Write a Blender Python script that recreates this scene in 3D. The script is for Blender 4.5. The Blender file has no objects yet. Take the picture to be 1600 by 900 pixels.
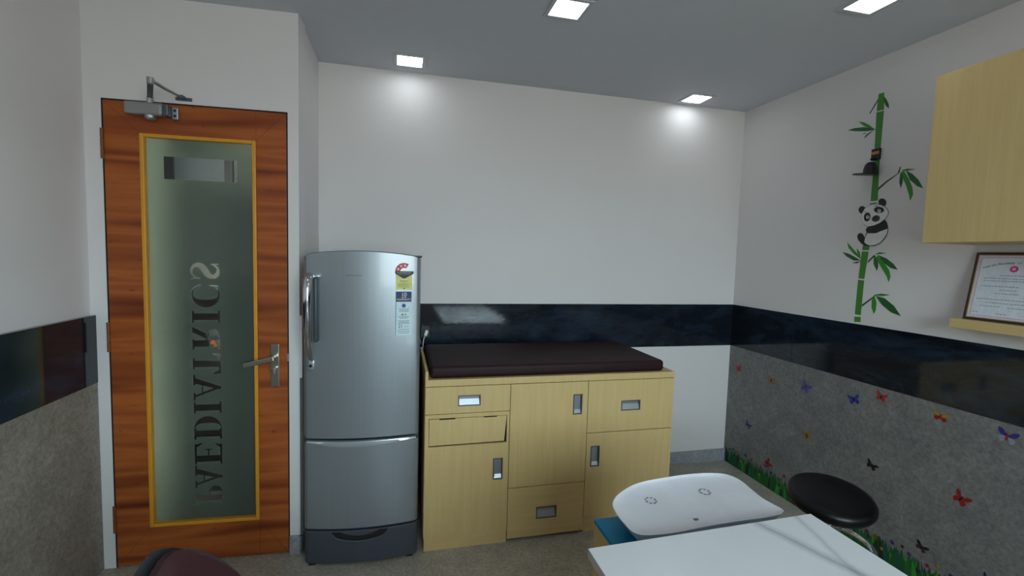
import bpy, bmesh, math, random
from mathutils import Vector, Matrix
random.seed(7)
R = math.radians
scene = bpy.context.scene
COL = scene.collection

def lin(c):
    return tuple((v/12.92 if v <= .04045 else ((v+.055)/1.055)**2.4) for v in c)
def rgb(r, g, b, a=1):
    return lin((r/255, g/255, b/255)) + (a,)

# ------------------------------------------------------------------ camera
def make_camera():
    yaw, pitch, roll, f, h = 0.2396, -0.0711, 0.0284, 725.88, 1.45
    F = Vector((math.sin(yaw)*math.cos(pitch), math.cos(yaw)*math.cos(pitch), math.sin(pitch)))
    R0 = Vector((math.cos(yaw), -math.sin(yaw), 0)); U0 = R0.cross(F)
    Rv = math.cos(roll)*R0 + math.sin(roll)*U0
    U = -math.sin(roll)*R0 + math.cos(roll)*U0
    cd = bpy.data.cameras.new('camera'); cam = bpy.data.objects.new('camera', cd); COL.objects.link(cam)
    M = Matrix(((Rv.x, U.x, -F.x, 0), (Rv.y, U.y, -F.y, 0), (Rv.z, U.z, -F.z, h), (0, 0, 0, 1)))
    cam.matrix_world = M
    cd.sensor_width = 36; cd.lens = f/1600*36; cd.clip_start = .02
    scene.camera = cam
make_camera()

# ------------------------------------------------------------------ world, daylight, exposure
scene.view_settings.view_transform = 'Standard'
scene.view_settings.look = 'None'
scene.view_settings.gamma = 1
scene.view_settings.use_curve_mapping = False
scene.view_settings.exposure = 0.04
SKY = 17.5
PANEL = 11.0
world = bpy.data.worlds.new('daylight'); scene.world = world; world.use_nodes = True
wn = world.node_tree; wn.nodes.clear()
wo = wn.nodes.new('ShaderNodeOutputWorld'); wb = wn.nodes.new('ShaderNodeBackground')
tc = wn.nodes.new('ShaderNodeTexCoord'); sx = wn.nodes.new('ShaderNodeSeparateXYZ'); cr = wn.nodes.new('ShaderNodeValToRGB')
wn.links.new(tc.outputs['Generated'], sx.inputs[0]); wn.links.new(sx.outputs['Z'], cr.inputs[0])
cr.color_ramp.elements[0].position = 0.0; cr.color_ramp.elements[0].color = (.44, .43, .43, 1)
cr.color_ramp.elements[1].position = .08; cr.color_ramp.elements[1].color = (.78, .88, 1.0, 1)
wn.links.new(cr.outputs[0], wb.inputs['Color']); wb.inputs['Strength'].default_value = SKY
wn.links.new(wb.outputs[0], wo.inputs[0])
# the window in the rear wall: daylight portal
WX0, WX1, WZ0, WZ1, YR = -0.10, 1.75, 0.95, 2.40, -1.75
SY0, SY1, SZ0, SZ1 = -1.55, -.45, .95, 2.20      # unseen window added in the right wall to light left wall and desk
ld = bpy.data.lights.new('window_daylight', 'AREA'); ld.shape = 'RECTANGLE'; ld.size = WX1-WX0; ld.size_y = WZ1-WZ0
ld.cycles.is_portal = True
lo = bpy.data.objects.new('window_daylight', ld); COL.objects.link(lo)
lo.location = ((WX0+WX1)/2, YR-.13, (WZ0+WZ1)/2); lo.rotation_euler = (R(90), 0, 0)

ld2 = bpy.data.lights.new('added_window_daylight', 'AREA'); ld2.shape = 'RECTANGLE'; ld2.size = SY1-SY0; ld2.size_y = SZ1-SZ0
ld2.cycles.is_portal = True
lo2 = bpy.data.objects.new('added_window_daylight', ld2); COL.objects.link(lo2)
lo2.location = (2.3231+.13, (SY0+SY1)/2, (SZ0+SZ1)/2); lo2.rotation_euler = (R(90), 0, R(90))

# ------------------------------------------------------------------ materials
MATS = {}
def nmat(name):
    m = bpy.data.materials.new(name); m.use_nodes = True
    nt = m.node_tree; b = nt.nodes['Principled BSDF']; MATS[name] = m
    return m, nt, b
def coords(nt, scale=(1, 1, 1), rot=(0, 0, 0), loc=(0, 0, 0)):
    t = nt.nodes.new('ShaderNodeTexCoord'); mp = nt.nodes.new('ShaderNodeMapping')
    mp.inputs['Scale'].default_value = scale; mp.inputs['Rotation'].default_value = rot; mp.inputs['Location'].default_value = loc
    nt.links.new(t.outputs['Object'], mp.inputs[0]); return mp.outputs[0]
def noise(nt, vec, scale, detail=3, rough=.5, dist=0):
    n = nt.nodes.new('ShaderNodeTexNoise'); n.inputs['Scale'].default_value = scale
    n.inputs['Detail'].default_value = detail; n.inputs['Roughness'].default_value = rough
    n.inputs['Distortion'].default_value = dist; nt.links.new(vec, n.inputs['Vector']); return n.outputs['Fac']
def ramp(nt, fac, stops):
    r = nt.nodes.new('ShaderNodeValToRGB'); e = r.color_ramp.elements
    e[0].position, e[0].color = stops[0]; e[1].position, e[1].color = stops[-1]
    for p, c in stops[1:-1]:
        k = e.new(p); k.color = c
    nt.links.new(fac, r.inputs[0]); return r.outputs[0]
def mixc(nt, a, b, fac, mode='MIX'):
    m = nt.nodes.new('ShaderNodeMix'); m.data_type = 'RGBA'; m.blend_type = mode
    for s, v in ((m.inputs['Factor'], fac), (m.inputs['A'], a), (m.inputs['B'], b)):
        if hasattr(v, 'links'): nt.links.new(v, s)
        else: s.default_value = v
    return m.outputs['Result']
def bump(nt, b, h, strength=.2, dist=.002):
    n = nt.nodes.new('ShaderNodeBump'); n.inputs['Strength'].default_value = strength; n.inputs['Distance'].default_value = dist
    nt.links.new(h, n.inputs['Height']); nt.links.new(n.outputs[0], b.inputs['Normal'])
def plain(name, c, rough=.5, metal=0, spec=.5, coat=0, var=.04, vs=12):
    """procedural single-colour material with a slight mottling of its own"""
    m, nt, b = nmat(name)
    f = noise(nt, coords(nt), vs, 3)
    d = tuple(v*(1-var) for v in c[:3])+(1,); l = tuple(min(1, v*(1+var)) for v in c[:3])+(1,)
    nt.links.new(ramp(nt, f, [(.3, d), (.7, l)]), b.inputs['Base Color'])
    b.inputs['Roughness'].default_value = rough; b.inputs['Metallic'].default_value = metal
    b.inputs['Specular IOR Level'].default_value = spec; b.inputs['Coat Weight'].default_value = coat
    return m
PAINT = plain('wall_paint', rgb(221, 216, 215), .55, spec=.3, var=.015, vs=2)
plain('corridor_paint', rgb(132, 136, 130), .6)
plain('black_stone', rgb(16, 14, 12), .85, spec=.1)
CEIL = plain('ceiling_paint', rgb(204, 206, 212), .8, spec=.2, var=.01)
def m_band():
    m, nt, b = nmat('dark_marble_tile')
    v = coords(nt, (.6, .6, 1.6))
    f = noise(nt, v, 3.2, 8, .62, 1.2)
    c = ramp(nt, f, [(.3, rgb(14, 19, 26)), (.5, rgb(27, 34, 43)), (.62, rgb(36, 47, 62)), (.75, rgb(56, 53, 50))])
    f2 = noise(nt, coords(nt, (1, 1, 3)), 14, 5, .6)
    c = mixc(nt, c, ramp(nt, f2, [(.35, (.75, .75, .75, 1)), (.7, (1.15, 1.15, 1.15, 1))]), 1, 'MULTIPLY')
    nt.links.new(c, b.inputs['Base Color']); b.inputs['Roughness'].default_value = .07; b.inputs['Specular IOR Level'].default_value = .5
m_band()
def m_stone(name, a, c2, hi, rough=.5):
    m, nt, b = nmat(name)
    f = noise(nt, coords(nt), 9, 8, .7, .6); f2 = noise(nt, coords(nt), 70, 4, .7)
    c = ramp(nt, f, [(.3, a), (.6, c2), (.8, hi)])
    c = mixc(nt, c, ramp(nt, f2, [(.35, (.74, .74, .74, 1)), (.65, (1.18, 1.18, 1.18, 1))]), 1, 'MULTIPLY')
    nt.links.new(c, b.inputs['Base Color']); b.inputs['Roughness'].default_value = rough
    bump(nt, b, f2, .1); b.inputs['Specular IOR Level'].default_value = .35
m_stone('grey_stone_tile', rgb(108, 107, 106), rgb(126, 125, 123), rgb(146, 144, 141), .45)
m_stone('warm_grey_tile', rgb(126, 118, 108), rgb(146, 138, 127), rgb(166, 158, 147), .45)
m_stone('floor_stone', rgb(152, 144, 133), rgb(176, 168, 156), rgb(196, 188, 177), .38)
m_stone('corridor_granite', rgb(10, 8, 6), rgb(26, 21, 16), rgb(66, 58, 44), .7)
m_stone('skirting_stone', rgb(140, 144, 148), rgb(156, 160, 164), rgb(172, 176, 178), .4)
def m_oak(name, horiz=False):
    m, nt, b = nmat(name)
    sc = (.8, .8, 13) if horiz else (13, 13, .8)
    f = noise(nt, coords(nt, sc), 3.2, 5, .6, .3)
    c = ramp(nt, f, [(.25, rgb(200, 171, 117)), (.5, rgb(206, 178, 123)), (.75, rgb(211, 184, 130))])
    sc2 = (2, 2, 120) if horiz else (120, 120, 2)
    f2 = noise(nt, coords(nt, sc2), 2.5, 3, .5)
    c = mixc(nt, c, ramp(nt, f2, [(.3, (.965, .96, .95, 1)), (.6, (1.01, 1.01, 1.01, 1))]), 1, 'MULTIPLY')
    nt.links.new(c, b.inputs['Base Color']); b.inputs['Roughness'].default_value = .42; b.inputs['Specular IOR Level'].default_value = .35
    return m
OAK = m_oak('pale_oak'); OAKH = m_oak('pale_oak_horizontal', True)
def m_doorwood():
    m, nt, b = nmat('red_brown_door_wood')
    f = noise(nt, coords(nt, (.45, 1, 6)), 1.7, 2, .45, .25)
    c = ramp(nt, f, [(.30, rgb(100, 40, 19)), (.42, rgb(142, 70, 31)), (.52, rgb(170, 92, 42)), (.60, rgb(150, 76, 34)), (.72, rgb(106, 43, 20))])
    f2 = noise(nt, coords(nt, (2, 1, 36)), 2.2, 3, .5, .2)
    c = mixc(nt, c, ramp(nt, f2, [(.3, (.92, .90, .88, 1)), (.62, (1.03, 1.03, 1.02, 1))]), 1, 'MULTIPLY')
    f3 = noise(nt, coords(nt, (5, 1, 12), loc=(2, 0, 1)), 3.1, 2, .5)
    c = mixc(nt, c, ramp(nt, f3, [(.68, (1, 1, 1, 1)), (.78, (.5, .38, .34, 1))]), 1, 'MULTIPLY')
    nt.links.new(c, b.inputs['Base Color']); b.inputs['Roughness'].default_value = .45; b.inputs['Specular IOR Level'].default_value = .3
m_doorwood()
plain('yellow_bead_wood', rgb(212, 146, 36), .4)
plain('black_gap', rgb(14, 9, 12), .8)
def m_frost():
    m, nt, b = nmat('frosted_film')
    out = nt.nodes['Material Output']
    d = nt.nodes.new('ShaderNodeBsdfDiffuse'); t = nt.nodes.new('ShaderNodeBsdfTranslucent'); g = nt.nodes.new('ShaderNodeBsdfGlossy')
    f = noise(nt, coords(nt), 300, 2)
    c = ramp(nt, f, [(.3, rgb(96, 106, 100)), (.7, rgb(104, 114, 108))])
    nt.links.new(c, d.inputs[0]); t.inputs[0].default_value = rgb(212, 220, 208); g.inputs[0].default_value = (.8, .8, .8, 1); g.inputs['Roughness'].default_value = .25
    a = nt.nodes.new('ShaderNodeMixShader'); a.inputs[0].default_value = .7
    nt.links.new(d.outputs[0], a.inputs[1]); nt.links.new(t.outputs[0], a.inputs[2])
    a2 = nt.nodes.new('ShaderNodeMixShader'); a2.inputs[0].default_value = .05
    nt.links.new(a.outputs[0], a2.inputs[1]); nt.links.new(g.outputs[0], a2.inputs[2])
    nt.links.new(a2.outputs[0], out.inputs[0])
m_frost()
def m_glass():
    m, nt, b = nmat('clear_glass')
    out = nt.nodes['Material Output']
    t = nt.nodes.new('ShaderNodeBsdfTransparent'); g = nt.nodes.new('ShaderNodeBsdfGlossy')
    f = noise(nt, coords(nt), 4, 1)
    nt.links.new(ramp(nt, f, [(.2, (.86, .92, .90, 1)), (.8, (.90, .95, .93, 1))]), t.inputs[0]); g.inputs['Roughness'].default_value = .02
    a = nt.nodes.new('ShaderNodeMixShader'); fr = nt.nodes.new('ShaderNodeFresnel'); fr.inputs[0].default_value = 1.45
    nt.links.new(fr.outputs[0], a.inputs[0]); nt.links.new(t.outputs[0], a.inputs[1]); nt.links.new(g.outputs[0], a.inputs[2])
    nt.links.new(a.outputs[0], out.inputs[0])
m_glass()
def m_steel():
    m, nt, b = nmat('fridge_steel')
    f = noise(nt, coords(nt, (160, 160, 1)), 2, 3)
    nt.links.new(ramp(nt, f, [(.3, rgb(146, 152, 157)), (.7, rgb(151, 157, 162))]), b.inputs['Base Color'])
    b.inputs['Metallic'].default_value = .6; b.inputs['Roughness'].default_value = .36
    b.inputs['Coat Weight'].default_value = .45; b.inputs['Coat Roughness'].default_value = .05
m_steel()
plain('fridge_side_paint', rgb(150, 150, 150), .12, spec=.6)
plain('dark_grey_plastic', rgb(66, 71, 79), .4)
plain('dark_plastic', rgb(40, 42, 46), .35)
plain('crescent_silver', rgb(190, 198, 202), .22, metal=.6)
plain('chrome', rgb(215, 218, 222), .1, metal=1)
plain('brushed_nickel', rgb(176, 172, 162), .3, metal=1)
plain('closer_silver', rgb(160, 158, 158), .35, metal=.7)
plain('aluminium', rgb(172, 176, 182), .35, metal=.8)
plain('aluminium_dark', rgb(96, 100, 104), .4, metal=.6)
def m_leather(name, c, rough=.35):
    m, nt, b = nmat(name)
    vo = nt.nodes.new('ShaderNodeTexVoronoi'); vo.inputs['Scale'].default_value = 350; nt.links.new(coords(nt), vo.inputs['Vector'])
    f = noise(nt, coords(nt), 6, 4)
    nt.links.new(ramp(nt, f, [(.3, tuple(v*.88 for v in c[:3])+(1,)), (.7, c)]), b.inputs['Base Color'])
    b.inputs['Roughness'].default_value = rough; b.inputs['Specular IOR Level'].default_value = .3; bump(nt, b, vo.outputs['Distance'], .12, .001)
m_leather('maroon_leather', rgb(38, 11, 15), .6); m_leather('chair_maroon', rgb(54, 27, 31), .5)
m_leather('black_leather', rgb(6, 5, 8), .35)
def m_marble():
    m, nt, b = nmat('white_marble_laminate')
    v = coords(nt); sp = nt.nodes.new('ShaderNodeSeparateXYZ'); nt.links.new(v, sp.inputs[0])
    n1 = noise(nt, v, 3.5, 5, .6); n2 = noise(nt, v, 9, 4, .6)
    def M(op, *a):
        k = nt.nodes.new('ShaderNodeMath'); k.operation = op
        for i, q_ in enumerate(a):
            if hasattr(q_, 'links'): nt.links.new(q_, k.inputs[i])
            else: k.inputs[i].default_value = q_
        return k.outputs[0]
    c = (.90, .91, .92, 1)
    base = rgb(222, 224, 226)
    out = ramp(nt, n1, [(.3, rgb(219, 221, 224)), (.7, rgb(224, 226, 228))])
    # veins: (slope, offset, width, wobble, strength) of x = slope*y + offset in desk space
    for sl, of, wd, wb_, col in VEINS:
        d = M('SUBTRACT', sp.outputs['X'], M('ADD', M('MULTIPLY', sp.outputs['Y'], sl), of))
        d = M('ADD', d, M('MULTIPLY', M('SUBTRACT', n1, .5), wb_))
        d = M('ABSOLUTE', M('ADD', d, M('MULTIPLY', M('SUBTRACT', n2, .5), wb_*.35)))
        k = ramp(nt, M('DIVIDE', d, wd), [(0, col), (.35, tuple(.5*(q_+1) for q_ in col[:3])+(1,)), (1, (1, 1, 1, 1))])
        out = mixc(nt, out, k, 1, 'MULTIPLY')
    nt.links.new(out, b.inputs['Base Color']); b.inputs['Roughness'].default_value = .22
VEINS = [(-.392, 1.063, .028, .05, (.58, .59, .62, 1)), (.22, .30, .016, .05, (.74, .75, .77, 1)), (-.55, .55, .03, .12, (.86, .86, .87, 1)), (-1.2, .75, .012, .1, (.95, .95, .95, 1))]
m_marble()
plain('white_plastic', rgb(222, 223, 230), .3)
plain('hinge_brown', rgb(120, 62, 26), .5)
plain('white_edge', rgb(196, 192, 190), .4)
plain('teal_laminate', rgb(0, 128, 170), .5, spec=.3)
plain('scale_mark_grey', rgb(95, 102, 112), .5)
plain('downlight_trim', rgb(188, 190, 192), .4)
def m_emit(name, c, s):
    m, nt, b = nmat(name)
    f = noise(nt, coords(nt), 3, 1)
    nt.links.new(ramp(nt, f, [(.3, c), (.7, c)]), b.inputs['Emission Color']); b.inputs['Emission Strength'].default_value = s
m_emit('led_diffuser', (.86, .95, 1, 1), PANEL); m_emit('added_corridor_glow', (1, .97, .90, 1), 56)  # corridor emitter serves an unseen panel added to light the frosted film
for n, c in dict(bamboo_green=(62, 128, 38), bamboo_dark=(34, 84, 34), leaf_green=(48, 136, 34), leaf_deep=(24, 92, 30), grass_green=(20, 80, 40), grass_teal=(14, 76, 68), grass_dark=(8, 36, 20),
                 panda_white=(226, 226, 224), panda_black=(18, 19, 23), nose_brown=(66, 48, 52), red=(170, 40, 38), dark_red=(140, 24, 20), yellow=(140, 102, 36), yellow_red=(160, 124, 30),
                 purple=(82, 74, 140), violet=(56, 46, 110), blue=(34, 52, 140), purple_white=(48, 40, 120), black=(16, 16, 22), maroon=(72, 26, 34), navy=(22, 26, 64), pale_wing=(140, 140, 150),
                 orange=(210, 110, 40), cap_black=(7, 7, 9), label_yellow=(222, 214, 130), label_white=(206, 226, 232), label_red=(200, 40, 44), label_blue=(14, 32, 86), ink=(118, 126, 138), ink_black=(18, 18, 20), green_ink=(40, 130, 60),
                 badge_grey=(108, 118, 126), paper=(214, 220, 230), paper_pink=(214, 180, 196), seal_pink=(210, 50, 120), frame_brown=(58, 34, 26), frame_dark=(30, 28, 30), gilt=(176, 160, 130),
                 white_cable=(215, 215, 212), corridor_grey=(96, 106, 112)).items():
    plain(n, rgb(*c), .5, var=.06, vs=60)

# ------------------------------------------------------------------ mesh helpers
class MB:
    def __init__(s): s.bm = bmesh.new(); s.mats = []; s.cur = 0
    def mat(s, name):
        if name not in s.mats: s.mats.append(name)
        s.cur = s.mats.index(name); return s
    def _mark(s, fs):
        for f in fs: f.material_index = s.cur
    def box(s, x0, x1, y0, y1, z0, z1, bev=0, M=None, seg=2):
        t = bmesh.new(); bmesh.ops.create_cube(t, size=1)
        for v in t.verts: v.co = Vector(((x0+x1)/2+v.co.x*(x1-x0), (y0+y1)/2+v.co.y*(y1-y0), (z0+z1)/2+v.co.z*(z1-z0)))
        if bev: bmesh.ops.bevel(t, geom=list(t.edges), offset=bev, segments=seg, affect='EDGES', profile=.5)
        return s.take(t, M)
    def take(s, t, M=None):
        if M: bmesh.ops.transform(t, matrix=M, verts=t.verts)
        vm = {v: s.bm.verts.new(v.co) for v in t.verts}
        for f in t.faces:
            try: g = s.bm.faces.new([vm[v] for v in f.verts]); g.material_index = s.cur
            except ValueError: pass
        t.free(); return s
    def poly(s, pts, d, M=None):
        """closed outline pts (x,y,z) extruded by vector d, filled front and back"""
        t = bmesh.new(); vs = [t.verts.new(p) for p in pts]; f = t.faces.new(vs)
        r = bmesh.ops.extrude_face_region(t, geom=[f])
        bmesh.ops.translate(t, vec=Vector(d), verts=[g for g in r['geom'] if isinstance(g, bmesh.types.BMVert)])
        bmesh.ops.recalc_face_normals(t, faces=t.faces)
        bmesh.ops.triangulate(t, faces=[f for f in t.faces if len(f.verts) > 4])
        return s.take(t, M)
    def tube(s, path, r, n=10, cap=True):
        P = [Vector(p) for p in path]; rs = r if isinstance(r, (list, tuple)) else [r]*len(P)
        rings = []; up = None
        for i, p in enumerate(P):
            d = (P[min(i+1, len(P)-1)]-P[max(i-1, 0)]).normalized()
            if up is None: up = d.orthogonal().normalized()
            up = (up-d*up.dot(d)).normalized(); w = d.cross(up)
            rings.append([s.bm.verts.new(p+(up*math.cos(a)+w*math.sin(a))*rs[i]) for a in [2*math.pi*k/n for k in range(n)]])
        for a, b in zip(rings, rings[1:]):
            s._mark([s.bm.faces.new((a[k], a[(k+1) % n], b[(k+1) % n], b[k])) for k in range(n)])
        if cap: s._mark([s.bm.faces.new(rings[0][::-1]), s.bm.faces.new(rings[-1])])
        return s
    def lathe(s, prof, c=(0, 0, 0), n=48, M=None):
        t = bmesh.new(); rings = []
        for r, z in prof:
            if r < 1e-6: rings.append([t.verts.new((c[0], c[1], c[2]+z))])
            else: rings.append([t.verts.new((c[0]+r*math.cos(2*math.pi*k/n), c[1]+r*math.sin(2*math.pi*k/n), c[2]+z)) for k in range(n)])
        for a, b in zip(rings, rings[1:]):
            for k in range(n):
                q = [a[k % len(a)], a[(k+1) % len(a)], b[(k+1) % len(b)], b[k % len(b)]]
                q = [v for i, v in enumerate(q) if v not in q[:i]]
                if len(q) > 2: t.faces.new(q)
        return s.take(t, M)
    def torus(s, c, R_, r, n=48, m=10, M=None):
        t = bmesh.new(); g = [[t.verts.new((c[0]+(R_+r*math.cos(b))*math.cos(a), c[1]+(R_+r*math.cos(b))*math.sin(a), c[2]+r*math.sin(b))) for b in [2*math.pi*j/m for j in range(m)]] for a in [2*math.pi*i/n for i in range(n)]]
        for i in range(n):
            for j in range(m): t.faces.new((g[i][j], g[(i+1) % n][j], g[(i+1) % n][(j+1) % m], g[i][(j+1) % m]))
        return s.take(t, M)
    def build(s, name, mat=None, parent=None, loc=(0, 0, 0), rot=(0, 0, 0), smooth=False, label=None, **kw):
        bmesh.ops.recalc_face_normals(s.bm, faces=s.bm.faces)
        me = bpy.data.meshes.new(name); s.bm.to_mesh(me); s.bm.free()
        for m in (s.mats or [mat]): me.materials.append(MATS[m])
        if smooth:
            for p in me.polygons: p.use_smooth = True
            try: me.set_sharp_from_angle(angle=R(38))
            except Exception: pass
        o = bpy.data.objects.new(name, me); COL.objects.link(o)
        if parent: o.parent = parent
        o.location = loc; o.rotation_euler = rot
        if label: o['label'] = label
        for k, v in kw.items(): o[k] = v
        return o
def thing(name, label, cat, loc=(0, 0, 0), rz=0, group=None):
    o = bpy.data.objects.new(name, None); COL.objects.link(o); o.location = loc; o.rotation_euler = (0, 0, rz)
    o.empty_display_size = .05; o['label'] = label; o['category'] = cat
    if group: o['group'] = group
    return o
def tag(o, label, cat, group=None):
    o['label'] = label; o['category'] = cat
    if group: o['group'] = group
    return o
def struct(o): o['kind'] = 'structure'; return o
def text(body, size, mat, parent, M, name='lettering', ext=.0002, align='CENTER', spacing=1):
    cu = bpy.data.curves.new(name, 'FONT'); cu.body = body; cu.size = size; cu.extrude = ext; cu.align_x = align; cu.space_character = spacing
    o = bpy.data.objects.new(name+'_src', cu); COL.objects.link(o)
    bpy.context.view_layer.update()
    me = bpy.data.meshes.new_from_object(o.evaluated_get(bpy.context.evaluated_depsgraph_get()))
    bpy.data.objects.remove(o); bpy.data.curves.remove(cu)
    me.materials.clear(); me.materials.append(MATS[mat]); me.transform(M)
    q = bpy.data.objects.new(name, me); COL.objects.link(q); q.parent = parent
    return q
# text frames: onto a face looking towards -y, or towards -x (reader sees +y / +x)
def FY(x, y, z): return Matrix.Translation((x, y, z)) @ Matrix.Rotation(R(90), 4, 'X')
def FX(x, y, z): return Matrix.Translation((x, y, z)) @ Matrix.Rotation(R(-90), 4, 'Z') @ Matrix.Rotation(R(90), 4, 'X')

# traced outlines of the wall stickers, as (y, z) metres on the right wall
STALK=[[[1.894,2.305],[1.867,2.304],[1.861,2.219],[1.898,2.221]],[[1.898,2.216],[1.861,2.214],[1.862,2.028],[1.861,1.932],[1.891,1.93],[1.892,2.032]],[[1.89,1.937],[1.861,1.932],[1.86,1.904],[1.854,1.773],[1.891,1.773],[1.889,1.908]],[[1.892,1.763],[1.857,1.764],[1.859,1.746],[1.895,1.745]],[[1.912,1.551],[1.877,1.551],[1.878,1.526],[1.914,1.526]],[[1.915,1.519],[1.879,1.518],[1.89,1.378],[1.921,1.38]],[[1.922,1.372],[1.89,1.37],[1.893,1.19],[1.925,1.191]],[[1.926,1.178],[1.892,1.181],[1.891,1.155],[1.925,1.151]]]
TWIG=[[[1.895,2.283],[1.891,2.276],[1.931,2.218],[1.936,2.22]],[[1.856,1.819],[1.853,1.827],[1.814,1.858],[1.76,1.894],[1.756,1.922],[1.761,1.923],[1.769,1.892],[1.818,1.866],[1.858,1.837]],[[1.881,1.46],[1.878,1.472],[1.85,1.502],[1.844,1.497],[1.874,1.464]],[[1.891,1.234],[1.891,1.246],[1.84,1.289],[1.827,1.304],[1.824,1.299],[1.84,1.28]],[[1.92,1.474],[1.905,1.471],[1.906,1.466],[1.919,1.466]]]
LEAF=[[[1.867,2.285],[1.852,2.265],[1.839,2.237],[1.837,2.217],[1.853,2.234],[1.864,2.258]],[[1.99,2.195],[1.96,2.184],[1.929,2.161],[1.901,2.135],[1.929,2.145],[1.959,2.165]],[[2.049,2.165],[2.009,2.167],[1.955,2.158],[1.892,2.131],[1.937,2.133],[2.0,2.148]],[[1.902,2.131],[1.926,2.125],[1.943,2.117],[1.954,2.101],[1.942,2.104],[1.921,2.12]],[[1.967,2.123],[1.948,2.128],[1.944,2.123]],[[1.751,1.905],[1.726,1.909],[1.687,1.899],[1.719,1.898],[1.745,1.9]],[[1.732,1.902],[1.699,1.878],[1.672,1.848],[1.649,1.807],[1.675,1.819],[1.709,1.853]],[[1.742,1.903],[1.716,1.861],[1.697,1.819],[1.69,1.785],[1.701,1.757],[1.707,1.781],[1.722,1.822],[1.738,1.858],[1.75,1.893]],[[1.751,1.901],[1.742,1.872],[1.743,1.842],[1.748,1.82],[1.757,1.847],[1.757,1.884]],[[2.001,1.569],[1.975,1.544],[1.942,1.511],[1.917,1.479],[1.959,1.507],[1.989,1.536]],[[2.022,1.516],[1.985,1.507],[1.944,1.487],[1.917,1.471],[1.956,1.472],[1.997,1.493]],[[1.944,1.537],[1.925,1.515],[1.919,1.483],[1.937,1.507]],[[1.963,1.458],[1.938,1.466],[1.914,1.466],[1.937,1.457]],[[1.847,1.505],[1.824,1.515],[1.788,1.512],[1.819,1.505]],[[1.831,1.502],[1.787,1.485],[1.751,1.459],[1.729,1.431],[1.764,1.439],[1.801,1.465]],[[1.834,1.5],[1.797,1.465],[1.769,1.428],[1.76,1.398],[1.766,1.37],[1.778,1.397],[1.81,1.442],[1.837,1.484]],[[1.846,1.5],[1.828,1.472],[1.824,1.445],[1.829,1.421],[1.848,1.456],[1.85,1.484]],[[1.826,1.304],[1.795,1.311],[1.753,1.308],[1.787,1.299],[1.821,1.299]],[[1.824,1.297],[1.778,1.289],[1.731,1.256],[1.696,1.212],[1.743,1.224],[1.791,1.257]],[[1.829,1.294],[1.817,1.262],[1.818,1.226],[1.825,1.206],[1.84,1.236],[1.842,1.271],[1.834,1.293]]]
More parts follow.
